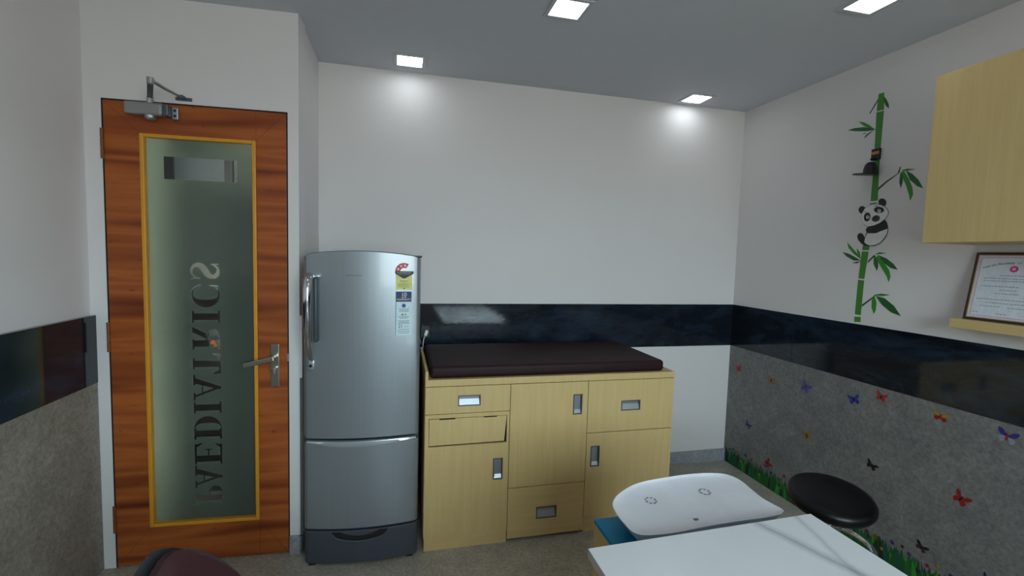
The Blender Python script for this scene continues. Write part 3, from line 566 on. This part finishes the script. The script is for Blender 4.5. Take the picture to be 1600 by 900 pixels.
for k, wd in enumerate((.05, .056, .044, .052)): MB().box(-.028, -.028+wd, -.0012, -.0006, -.036-k*.0052, -.0345-k*.0052, M=E1).build('print_line', 'green_ink', st)
MB().tube([E1 @ Vector((0, -.0006, -.0580)), E1 @ Vector((0, -.0014, -.0580))], .0035, 12).build('round_mark', 'green_ink', st)
E2 = face_frame(.432, 1.170)
st2 = MB().mat('label_white').box(-.036, .036, -.0006, .0006, -.100, .100, M=E2).mat('label_blue').box(-.034, .034, -.0010, .0006, .054, .100, M=E2).mat('blue').tube([E2 @ Vector((0, -.0004, .036)), E2 @ Vector((0, -.0013, .036))], .009, 20).mat('teal_laminate').box(-.036, -.034, -.001, .0006, -.1, .1, M=E2).build('warranty_label', None, up_, label='long pale sticker with a blue 10 year warranty block')
text('10', .026, 'panda_white', st2, E2 @ FY(0, -.0014, .078), spacing=.95)
text('YEARS', .008, 'panda_white', st2, E2 @ FY(0, -.0014, .0705))
text('WARRANTY', .0115, 'panda_white', st2, E2 @ FY(0, -.0014, .0605))
text('21', .022, 'ink_black', st2, E2 @ FY(-.014, -.0010, -.064))
text('years', .009, 'ink', st2, E2 @ FY(.012, -.0010, -.062))
for z, wd in ((.020, .05), (.014, .04), (.009, .044), (-.016, .05), (-.022, .034), (-.034, .052), (-.040, .044), (-.045, .05), (-.074, .046), (-.082, .054), (-.090, .05)): MB().box(-wd/2, wd/2, -.0010, -.0004, z, z+.0022, M=E2).build('print_line', 'ink', st2)
for u_, r_ in ((-.006, .005), (.007, .004)): MB().tube([E2 @ Vector((u_, -.0004, -.005)), E2 @ Vector((u_, -.0012, -.005))], r_, 12).build('round_mark', 'ink', st2)
m = MB()
for k, (a, b_) in enumerate(((0, .007), (.009, .014), (.016, .019), (.021, .028), (.030, .034), (.040, .047), (.049, .054), (.056, .061), (.063, .067))): m.box(.184+a, .184+b_, yface(.21)-.0014, yface(.21)+.004, 1.337, 1.343)
m.build('badge', 'badge_grey', up_, label='faint grey lettering badge')
# plug and lead on the wall behind
pg = thing('power_plug', 'white plug and lead in the dark tile band beside the fridge', 'plug', (.160, YB-.004, .965))
MB().box(-.030, .028, -.016, 0, -.03, .045, .004).build('socket_plate', 'ink_black', pg)
MB().box(-.010, .010, -.050, -.014, -.012, .022, .005, M=Matrix.Rotation(R(18), 4, 'Y')).build('plug_body', 'white_plastic', pg)
MB().tube([(-.004, -.045, -.010), (-.012, -.045, -.030), (-.016, -.042, -.06), (-.017, -.04, -.12), (-.017, -.04, -.30)], .003, 8).build('lead', 'white_cable', pg, smooth=True)

# ------------------------------------------------------------------ examination cabinet
CX0, CX1, CY = .126, 1.450, 2.185
cab = thing('examination_cabinet', 'long pale oak low cabinet of doors and drawers beside the fridge', 'cabinet', (CX0, CY, 0))
CW, CD = CX1-CX0, YB-.062-CY
m = MB(); m.box(0, CW, .020, CD, .07, .813).box(.012, CW-.012, .03, CD, 0, .08)
m.box(0, CW, 0, CD, .8155, .848, .002)
m.build('carcass', 'pale_oak', cab)
MB().box(0, .014, 0, CD, .848, .890, .002).build('side_rail', 'pale_oak', cab)
MB().box(.004, .414, .006, .021, 0, .064).build('plinth', 'pale_oak_horizontal', cab)
MB().box(.832, CW-.004, .012, .021, 0, .084).build('plinth', 'pale_oak_horizontal', cab)
MB().box(.002, CW-.002, .016, .022, .064, .815).build('shadow_gap', 'black_gap', cab)
def pull(parent, hx0, hx1, hz0, hz1, y=0):
    """recessed metal pull set into a hole of the panel"""
    m = MB(); f = .005
    for bx in ((hx0, hx1, hz0, hz0+f), (hx0, hx1, hz1-f, hz1), (hx0, hx0+f, hz0+f, hz1-f), (hx1-f, hx1, hz0+f, hz1-f)): m.box(bx[0], bx[1], y-.0025, y+.012, bx[2], bx[3], .0008)
    h = m.build('recessed_pull', 'aluminium_dark', parent)
    m = MB()
    if hx1-hx0 > hz1-hz0:
        m.poly([(hx0+f, y+.013, hz0+f), (hx0+f, y+.001, hz0+f), (hx0+f, y+.013, hz0+(hz1-hz0)*.62)], (hx1-hx0-2*f, 0, 0)).box(hx0+f, hx1-f, y+.0125, y+.0145, hz0+f, hz1-f)
    else:
        m.box(hx0+f, hx1-f, y+.0125, y+.0145, hz0+f, hz1-f).poly([(hx0+f, y+.013, hz0+f), (hx0+f, y+.004, hz0+f), (hx0+f, y+.013, hz0+f+.018)], (hx1-hx0-2*f, 0, 0)).box(hx0+f, hx0+f+.006, y+.006, y+.013, hz0+f, hz1-f)
    m.build('pull_dish', 'aluminium', h)
def panel(name, x0, x1, z0, z1, hole=None, mat='pale_oak', y0=0, y1=.017, parent=None):
    m = MB()
    if hole:
        a, b_, c, d = hole
        m.box(x0, a, y0, y1, z0, z1).box(b_, x1, y0, y1, z0, z1).box(a, b_, y0, y1, z0, c).box(a, b_, y0, y1, d, z1)
    else: m.box(x0, x1, y0, y1, z0, z1, .001)
    o = m.build(name, mat, parent or cab)
    if hole: pull(o, *hole, y=y0)
    return o
g = .0015
X1, X2 = .416, .828      # column joints
L = lambda x: x-CX0
panel('drawer', g, X1-g, .682, .813, (L(.283), L(.393), .716, .769))
panel('door', g, X1-g, .067, .518, (L(.462), L(.512), .335, .444))
panel('door', X1+g, X2-g, .284, .813, (L(.873), L(.923), .643, .749))
panel('drawer', X1+g, X2-g, .018, .280, (L(.694), L(.803), .108, .170), 'pale_oak_horizontal')
panel('drawer', X2+g, CW-g, .541, .813, (L(1.143), L(1.253), .649, .703))
panel('door', X2+g, CW-g, .088, .537, (L(.980), L(1.031), .358, .469))
# tip-out flap sitting askew in its frame
m = MB()
for bx in ((g, X1-g, .660, .679), (g, .020, .521, .660), (X1-.014, X1-g, .521, .660)): m.box(bx[0], bx[1], 0, .017, bx[2], bx[3])
m.box(g, X1-g, 0.001, .017, .518, .521); m.build('flap_frame', 'pale_oak', cab)
MB().box(.020, X1-.014, .0125, .016, .521, .660).build('flap_gap', 'black_gap', cab)
MB().poly([(.0215, -.001, .5285), (X1-.027, -.001, .5305), (X1-.016, .003, .657), (.0225, .003, .6555)], (0, .014, 0)).build('tilt_flap', 'pale_oak', cab)
MB().box(.070, .145, -.0012, .004, .6535, .6585).build('hinge', 'black_gap', cab)
MB().box(.285, .350, -.0012, .004, .6545, .6595).build('hinge', 'black_gap', cab)
MB().tube([(X2-.02, -.0006, .03), (X2-.02, .002, .03)], .0025, 8).build('screw', 'dark_plastic', cab)
# the mattress
md = MB(); md.box(.150, 1.394, 2.200, YB-.064, .8482, .908, .018, seg=5)
o = md.build('mattress', 'maroon_leather', smooth=True, loc=(0, 0, 0)); tag(o, 'dark maroon leatherette mattress pad lying on the oak cabinet', 'mattress')
MB().tube([(.156, 2.2005, .868), (1.388, 2.2005, .868)], .0022, 8).build('piping', 'maroon_leather', o, smooth=True)

# ------------------------------------------------------------------ desk, side unit, baby scale
dk = thing('desk', 'white marble-topped desk filling the lower right corner of the photo', 'desk', (.451, -.45, 0))
DW, DD = .678, 1.452
m = MB()
m.poly([(0, DD-.008, .730), (DW, DD+.016, .730), (DW, 0, .730), (0, 0, .730)], (0, 0, .0195))
m.build('desk_top', 'white_marble_laminate', dk)
MB().poly([(-.0015, DD-.0085, .728), (0, DD-.0085, .728), (0, 0, .728), (-.0015, 0, .728)], (0, 0, .0215)).build('edge_band', 'white_edge', dk)
MB().box(.05, .07, .15, 1.08, 0, .73).build('side_panel', 'pale_oak', dk)
MB().box(DW-.07, DW-.05, .15, 1.08, 0, .73).build('side_panel', 'pale_oak', dk)
MB().box(.07, DW-.07, 1.0, 1.018, .35, .73).build('modesty_panel', 'pale_oak', dk)
su = thing('side_cabinet', 'low oak unit with a teal top pushed against the far end of the desk', 'cabinet', (.589, .68, 0))
MB().box(0, .56, 0, .585, .0, .638, .001).build('body', 'pale_oak', su)
MB().box(0, .56, 0, .587, .638, .650, .001).build('top', 'teal_laminate', su)
TRAY = [(0.62, 1.211), (0.647, 1.25), (0.687, 1.282), (0.743, 1.313), (0.798, 1.329), (0.875, 1.339), (0.965, 1.346), (1.044, 1.341), (1.093, 1.325), (1.113, 1.294), (1.115, 1.257), (1.108, 1.212), (1.102, 1.161), (1.108, 1.123), (1.112, 1.1), (1.107, 1.087), (1.081, 1.075), (1.025, 1.069), (0.928, 1.068), (0.82, 1.061), (0.736, 1.053), (0.678, 1.053), (0.635, 1.06), (0.614, 1.08), (0.61, 1.12), (0.61, 1.158)]
bs = thing('baby_scale', 'white curved-tray baby weighing scale standing on the teal-topped unit', 'scale', (.86, 1.17, .650))
pts = [Vector((x-.86, y-1.17, 0)) for x, y in TRAY]
def cr_(P, n=4):
    out = []
    for i in range(len(P)):
        a, b_, c, d = P[i-1], P[i], P[(i+1) % len(P)], P[(i+2) % len(P)]
        for k in range(n):
            t_ = k/n; out.append(.5*((2*b_)+(c-a)*t_+(2*a-5*b_+4*c-d)*t_*t_+(3*b_-a-3*c+d)*t_**3))
    return out
pts = cr_(pts); ctr = Vector((0, 0.02, 0))
m = MB(); bm = m.bm; rings = []
prof = [(.70, .022), (.86, .026), (.955, .056), (.985, .067), (1.0, .071), (.99, .072), (.965, .0685), (.90, .0645), (.75, .0605), (.5, .058), (.25, .057)]
for s_, z in prof: rings.append([bm.verts.new((ctr.x+(p.x-ctr.x)*s_, ctr.y+(p.y-ctr.y)*s_, z)) for p in pts])
for a, b_ in zip(rings, rings[1:]):
    for k in range(len(pts)): bm.faces.new((a[k], a[(k+1) % len(pts)], b_[(k+1) % len(pts)], b_[k]))
bm.faces.new(rings[0][::-1]); bm.faces.new(rings[-1])
m.build('weighing_tray', 'white_plastic', bs, smooth=True)
MB().box(-.17, .20, -.085, .10, .006, .030, .010, seg=3).build('scale_base', 'white_plastic', bs, smooth=True)
MB().box(.195, .262, -.10, -.02, .002, .026, .005).build('display_unit', 'dark_plastic', bs)
m = MB()
for i in range(4):
    for j in range(3): m.box(.204+i*.014, .212+i*.014, -.092+j*.022, -.080+j*.022, .0255, .0275, .0008)
m.build('keypad', 'scale_mark_grey', bs)
for sx in (-.15, .18):
    for sy in (-.06, .07): MB().tube([(sx, sy, 0), (sx, sy, .010)], .012, 14).build('foot', 'dark_plastic', bs)
for cx_, cy_ in ((-.101, .062), (.100, .078)):
    m = MB()
    for k in range(8):
        a0 = 2*math.pi*k/8; pp = [(cx_+r_*math.cos(a), cy_+r_*1.05*math.sin(a), .0605) for r_, a in ((.014, a0), (.014, a0+.42), (.0185, a0+.42), (.0185, a0))]
        m.poly(pp, (0, 0, .0004))
    m.build('dashed_ring_mark', 'scale_mark_grey', bs)
MB().box(-.033, -.020, -.060, -.052, .0600, .0617, .0005).build('level_mark', 'scale_mark_grey', bs)

# ------------------------------------------------------------------ stool
sl = thing('stool', 'round black padded stool with chrome footring between desk and tiled wall', 'stool', (1.68, 1.43, 0))
TILT = Matrix.Translation((0, 0, .54)) @ Matrix.Rotation(R(-8), 4, Vector((-.866, .5, 0))) @ Matrix.Translation((0, 0, -.54))
MB().lathe([(0, -.055), (.12, -.055), (.144, -.050), (.153, -.034), (.152, -.018), (.143, -.006), (.125, -.001), (.06, .001), (0, .001)], (0, 0, .545), 64, M=TILT).build('seat', 'black_leather', sl, smooth=True)
MB().lathe([(0, 0), (.10, 0), (.10, -.008), (.03, -.012), (0, -.012)], (0, 0, .490), 40, M=TILT).build('seat_plate', 'chrome', sl, smooth=True)
MB().tube([(0, 0, .07), (0, 0, .36)], .024, 20).tube([(0, 0, .28), (0, 0, .482)], .014, 20).build('column', 'chrome', sl, smooth=True)
fr_ = MB(); fr_.torus((0, 0, .345), .150, .010)
for k in range(3): a = 2*math.pi*k/3+.4; fr_.tube([(0, 0, .345), (.15*math.cos(a), .15*math.sin(a), .345)], .007, 10)
fr_.build('footring', 'chrome', sl, smooth=True)
for k in range(5):
    a = 2*math.pi*k/5+.3; lg = MB().tube([(0, 0, .085), (.12*math.cos(a), .12*math.sin(a), .075), (.22*math.cos(a), .22*math.sin(a), .058)], [.016, .014, .011], 12).build('leg', 'chrome', sl, smooth=True)
    MB().tube([(.22*math.cos(a)-.012*math.sin(a), .22*math.sin(a)+.012*math.cos(a), .025), (.22*math.cos(a)+.012*math.sin(a), .22*math.sin(a)-.012*math.cos(a), .025)], .025, 18).build('caster', 'dark_plastic', lg, smooth=True)

# ------------------------------------------------------------------ visitor chair at lower left
ch = thing('chair', 'maroon upholstered chair, only its rounded back visible in front of the door', 'chair', (-.100, .826, 0), R(70))
def backrest(w2, z0, z1, y0, y1, mat, name, par, n=3.0, dz=0, dish=.03):
    m = MB(); bm = m.bm; prof = []
    K = 48
    outl = []
    for k in range(K):
        a = 2*math.pi*k/K; c, s_ = math.cos(a), math.sin(a)
        e = 2/2.6; zc = z1-.41; x = w2*math.copysign(abs(c)**(1.22 if s_ > 0 else e), c); z = zc+(.41*s_ if s_ > 0 else -(zc-z0)*abs(s_)**e)
        outl.append((x, z))
    rows = []; cz = (z0+z1)/2
    for sc, yy in ((.5, y0), (.86, y0+.001), (.95, y0+.004), (1, (y0*2+y1)/3), (1, (y0+2*y1)/3), (.95, y1-.004), (.86, y1-.001), (.5, y1)):
        rows.append([bm.verts.new((x*sc, yy+dish*((x*sc)/w2)**2*-1, cz+(z-cz)*sc)) for x, z in outl])
    for a, b_ in zip(rows, rows[1:]):
        for k in range(K): bm.faces.new((a[k], a[(k+1) % K], b_[(k+1) % K], b_[k]))
    bm.faces.new(rows[0][::-1]); bm.faces.new(rows[-1])
    bmesh.ops.rotate(bm, verts=bm.verts, cent=(0, .22, z0), matrix=Matrix.Rotation(R(-12), 3, 'X'))
    return m.build(name, mat, par, smooth=True)
# local: seat faces -y
backrest(.182, .40, .897, .20, .245, 'chair_maroon', 'back_cushion', ch)
backrest(.188, .39, .902, .243, .262, 'dark_plastic', 'back_shell', ch)
MB().box(-.24, .24, -.24, .20, .40, .47, .03, seg=4).build('seat', 'chair_maroon', ch, smooth=True)
for sx in (-.22, .22):
    MB().tube([(sx, -.22, 0), (sx, -.20, .41)], .013, 12).build('leg', 'dark_plastic', ch, smooth=True)
    MB().tube([(sx, .26, 0), (sx, .18, .41), (sx*.8, .25, .55)], .013, 12).build('leg', 'dark_plastic', ch, smooth=True)

# ------------------------------------------------------------------ right wall: cabinet, ledge, certificate
wc = thing('wall_cabinet', 'pale oak cupboard hung high on the right wall above the certificate', 'cabinet', (2.041, .25, 1.545))
MB().box(.018, .280, 0, 1.187, 0, .65, .001).build('body', 'pale_oak', wc)
MB().box(0, .0165, 0, .592, 0, .65, .001).build('door', 'pale_oak', wc)
MB().box(0, .0165, .594, 1.187, 0, .65, .001).build('door', 'pale_oak', wc)
lg_ = MB().box(2.223, XR, .45, 1.432, 1.203, 1.241, .001).build('wall_ledge', 'pale_oak_horizontal'); tag(lg_, 'narrow pale oak ledge under the wall cupboard, carrying the certificate', 'shelf')
cf = thing('framed_certificate', 'framed certificate with a pink seal leaning on the oak ledge', 'certificate', (2.262, 1.413, 1.2415))
# local frame: u to the reader's right (world -y), w up, leaning back to the wall
lean = math.atan2(.046, .275)
CM = Matrix.Rotation(lean, 4, 'Y')
def CB(u0, u1, w0, w1, d0, d1, m, bev=0): m.box(d0, d1, -u1, -u0, w0, w1, bev, M=CM); return m
CWD, CHT = .258, .277; f = .010
m = MB()
CB(0, CWD, 0, f, 0, .014, m, .002); CB(0, CWD, CHT-f, CHT, 0, .014, m, .002); CB(0, f, f, CHT-f, 0, .014, m, .002); CB(CWD-f, CWD, f, CHT-f, 0, .014, m, .002)
m.build('frame', 'frame_brown', cf)
m = MB(); g2 = f+.0035
for q_ in ((f, CWD-f, f, g2), (f, CWD-f, CHT-g2, CHT-f), (f, g2, g2, CHT-g2), (CWD-g2, CWD-f, g2, CHT-g2)): CB(*q_, .001, .01, m)
m.build('inner_slip', 'gilt', cf)
CB(f, CWD-f, f, CHT-f, .005, .012, MB()).build('certificate_sheet', 'paper', cf)
m = MB(); b0, b1 = g2+.004, g2+.009
for q_ in ((b0, CWD-b0, b0, b1), (b0, CWD-b0, CHT-b1, CHT-b0), (b0, b1, b1, CHT-b1), (CWD-b1, CWD-b0, b1, CHT-b1)): CB(*q_, .0045, .0055, m)
m.build('pink_border', 'paper_pink', cf)
def CT(u, w_): return CM @ Matrix.Translation((.0044, -u, w_)) @ Matrix.Rotation(R(-90), 4, 'Z') @ Matrix.Rotation(R(90), 4, 'X')
word = 'Indian Academy of Pediatrics'; rad = .22; cu_ = CWD/2
for k, c_ in enumerate(word):
    if c_ == ' ': continue
    a = (k-(len(word)-1)/2)*.0072/rad*1.0
    text(c_, .0135, 'ink', cf, CT(cu_+rad*math.sin(a), .232-rad+rad*math.cos(a)) @ Matrix.Rotation(-a, 4, 'Z'), 'heading_letter')
sm = MB(); sm.tube([CM @ Vector((.0050, -cu_, .212)), CM @ Vector((.0040, -cu_, .212))], .0125, 24); sm.build('pink_seal', 'seal_pink', cf)
sm = MB(); sm.tube([CM @ Vector((.0041, -cu_, .212)), CM @ Vector((.0036, -cu_, .212))], .006, 16); sm.build('seal_centre', 'paper_pink', cf)
m = MB()
for w_, a, b_ in ((.184, .35, .65), (.172, .16, .88), (.162, .16, .84), (.140, .14, .62), (.126, .38, .62), (.112, .33, .66), (.088, .12, .88), (.074, .24, .78), (.060, .18, .46), (.058, .52, .8), (.034, .10, .2), (.032, .40, .56), (.032, .72, .88)):
    n_ = int((b_-a)*CWD/.011); m = MB()
    for k in range(n_):
        u0 = a*CWD+k*.011; CB(u0, u0+.0075+.002*((k*7) % 3)/2, w_, w_+.0022, .0044, .0052, m)
    m.build('script_line', 'ink', cf)

# ------------------------------------------------------------------ stickers on the right wall
def decal(mb, polys, d, t=.0006):
    for pl_ in polys: mb.poly([(XR-d, y, z) for y, z in pl_], (-t, 0, 0))
    return mb
def decals(name, polys, d, mat, parent):
    for i, pl_ in enumerate(polys): decal(MB(), [pl_], d+.00008*(i % 4)).build(name, mat[i % len(mat)], parent)
bb = thing('bamboo_wall_sticker', 'green bamboo stalk wall sticker with leaves rising beside the oak cupboard', 'wall sticker', (0, 0, 0))
decals('stalk', STALK, .0004, ['bamboo_green'], bb)
decals('twig', TWIG, .0001, ['bamboo_dark'], bb)
decals('leaf', LEAF, .0005, ['leaf_deep', 'leaf_green'], bb)
pd = thing('panda_wall_sticker', 'black and white panda wall sticker hugging the bamboo stalk', 'wall sticker', (0, 0, 0))
decals('outline', PANDA['outline'], .0012, ['panda_black'], pd)
for nm, i in (('ear', 0), ('ear', 1), ('arm', 2), ('leg', 3)): decals(nm, PANDA['black'][i:i+1], .0016, ['panda_black'], pd)
decals('belly', PANDA['white'][1:], .0019, ['panda_white'], pd)
fc = decal(MB(), PANDA['white'][:1], .0021).build('face', 'panda_white', pd)
decals('eye_patch', PANDA['patch'][:2], .0025, ['panda_black'], fc)
decals('eyebrow', PANDA['patch'][3:], .0025, ['panda_black'], fc)
decals('nose', PANDA['patch'][2:3], .0025, ['nose_brown'], fc)
decals('eye', PANDA['iris'], .0029, ['panda_white'], fc)
decals('pupil', PANDA['pupil'][:2], .0033, ['panda_black'], fc)
decals('nose_tip', PANDA['pupil'][2:], .0033, ['panda_black'], fc)

# black cap hung on the stalk, peak towards the room
cp = thing('cap', 'small black peaked cap hanging on the wall over the bamboo stalk', 'cap', (XR-.004, 1.878, 1.902))
m = MB(); bm = m.bm; K = 28; rows = []
for j in range(9):
    a = R(90*j/8); rows.append([bm.verts.new((-.030+(.032*math.cos(a)**.6 if j < 8 else .0)*math.cos(2*math.pi*k/K), (.030*math.cos(a)**.6 if j < 8 else .0)*math.sin(2*math.pi*k/K), .062*math.sin(a))) for k in range(K)])
for a, b_ in zip(rows, rows[1:]):
    for k in range(K): bm.faces.new((a[k], a[(k+1) % K], b_[(k+1) % K], b_[k]))
bmesh.ops.remove_doubles(bm, verts=bm.verts, dist=1e-5); bm.faces.new([v for v in rows[0] if v.is_valid][::-1])
m.build('crown', 'cap_black', cp, smooth=True)
m = MB(); top = [(-.034-.1*math.cos(R(a)), .034*math.sin(R(a))*1.0, .004-.006*math.cos(R(a))) for a in range(-90, 91, 12)]
m.poly(top, (0, 0, -.004)); m.build('peak', 'cap_black', cp)
MB().tube([(-.030+.033*math.cos(a), .031*math.sin(a), .004) for a in [2*math.pi*k/24 for k in range(25)]], .003, 8, cap=False).build('sweatband', 'black', cp, smooth=True)
hk = thing('wall_hook', 'small black hook plate with an orange stripe above the black cap', 'hook', (XR-.001, 1.880, 1.968))
MB().box(-.010, 0, -.024, .020, .008, .064, .002).build('plate', 'cap_black', hk)
MB().box(-.0112, -.009, -.021, .017, .036, .050, .0005).build('stripe', 'orange', hk)
MB().tube([(-.005, -.002, .02), (-.03, -.002, .006), (-.036, -.002, .012)], .004, 8).build('hook', 'cap_black', hk, smooth=True)

# butterflies
BL = ['red butterfly sticker in the far corner of the tiled wall, just below the dark band', 'yellow butterfly sticker near the far corner, second from the corner below the band',
      'large purple butterfly sticker below the dark band, left of the blue one', 'blue butterfly sticker just under the dark band, beside a bright red one',
      'bright red butterfly sticker touching the lower edge of the dark band', 'yellow butterfly sticker with a red body under the certificate ledge',
      'large butterfly sticker with blue-purple upper and pale lower wings at the right edge', 'small violet butterfly sticker low on the tiles near the far corner',
      'yellow butterfly sticker midway down the tiles, above the stool', 'dark red butterfly sticker just over the painted grass, left of the stool',
      'black butterfly sticker above the right side of the stool', 'large dark red butterfly sticker alone on the tiles right of the stool',
      'dark maroon butterfly sticker low down beyond the marble desk corner', 'tiny navy butterfly sticker cut by the bottom edge of the photo']
WING = {'yellow_red': ('yellow_red', 'dark_red', 'dark_red'), 'purple_white': ('purple_white', 'pale_wing', 'dark_red'), 'blue': ('blue', 'blue', 'panda_black'), 'purple': ('purple', 'purple', 'violet'), 'yellow': ('yellow', 'yellow', 'ink_black'), 'maroon': ('black', 'maroon', 'panda_black')}
for i, (c, y, z, w_, h_, rot) in enumerate(BFLY):
    up_c, lo_c, bd_c = WING.get(c, (c, c, 'panda_black'))
    t = thing('butterfly_sticker', BL[i], 'butterfly sticker', (XR-.0032, y, z), 0, 'butterfly stickers on the grey tiles')
    def bp(pts_, d): # local u right(-y), v up, rotated
        a = R(-rot); return [(-d, -(u*math.cos(a)-v*math.sin(a)), u*math.sin(a)+v*math.cos(a)) for u, v in pts_]
    s1, s2 = w_/2, h_/2
    for sg in (-1, 1):
        U_ = [(sg*s1*a, s2*b_) for a, b_ in ((.06, .05), (.2, .42), (.5, .82), (.85, 1.0), (1.0, .9), (.96, .6), (.78, .22), (.5, .02), (.2, -.05))]
        V_ = [(sg*s1*a, s2*b_) for a, b_ in ((.06, 0), (.35, -.02), (.62, -.08), (.78, -.3), (.76, -.62), (.58, -.92), (.36, -.95), (.2, -.6), (.08, -.25))]
        MB().poly(bp(U_, .0006), (-.0006, 0, 0)).build('upper_wing', up_c, t)
        MB().poly(bp(V_, .0004), (-.0006, 0, 0)).build('lower_wing', lo_c, t)
    MB().poly(bp([(-s1*.07, -s2*.5), (s1*.07, -s2*.5), (s1*.09, .2*s2), (0, .55*s2), (-s1*.09, .2*s2)], .0012), (-.0016, 0, 0)).build('body', bd_c, t)

# grass and flower border along the foot of the right wall
gs = thing('grass_border_sticker', 'long sticker of green grass and small flowers along the foot of the tiled wall', 'wall sticker', (0, 0, 0))
rg = random.Random(4); m = MB()
m.mat('grass_dark').box(XR-.0036, XR-.003, 1.05, YB-.013, 0.001, .045)
y = YB-.015; k = 0
while y > 1.06:
    hgt = rg.uniform(.070, .122); ww = rg.uniform(.008, .016); ln = rg.uniform(-.02, .02)
    m.mat(rg.choice(['grass_green', 'grass_green', 'grass_teal', 'leaf_deep', 'grass_dark', 'leaf_green']))
    d = .0037+.00005*(k % 9)
    m.poly([(XR-d, y+ww, .004), (XR-d, y-ww, .004), (XR-d, y-ww*.8+ln*.5, hgt*.55), (XR-d, y+ln, hgt), (XR-d, y+ww*.7+ln*.4, hgt*.5)], (-.0002, 0, 0))
    y -= rg.uniform(.0022, .0048); k += 1
m.build('grass_blades', None, gs, kind='stuff')
cols = ['navy', 'violet', 'black', 'dark_red', 'yellow_red', 'navy', 'maroon', 'red', 'yellow_red', 'violet']
y = YB-.03; k = 0
while y > 1.10:
    z = rg.uniform(.100, .140) if k % 4 else rg.uniform(.05, .07); r_ = rg.uniform(.009, .014); mm = MB()
    pp = []
    for j in range(20):
        a = 2*math.pi*j/20; rr = r_*(.72+.28*math.cos(5*a)); pp.append((XR-.0046, y+rr*math.cos(a), z+rr*math.sin(a)))
    mm.poly(pp, (-.0005, 0, 0)); mm.build('flower', cols[k % len(cols)], gs)
    y -= rg.uniform(.028, .055); k += 1
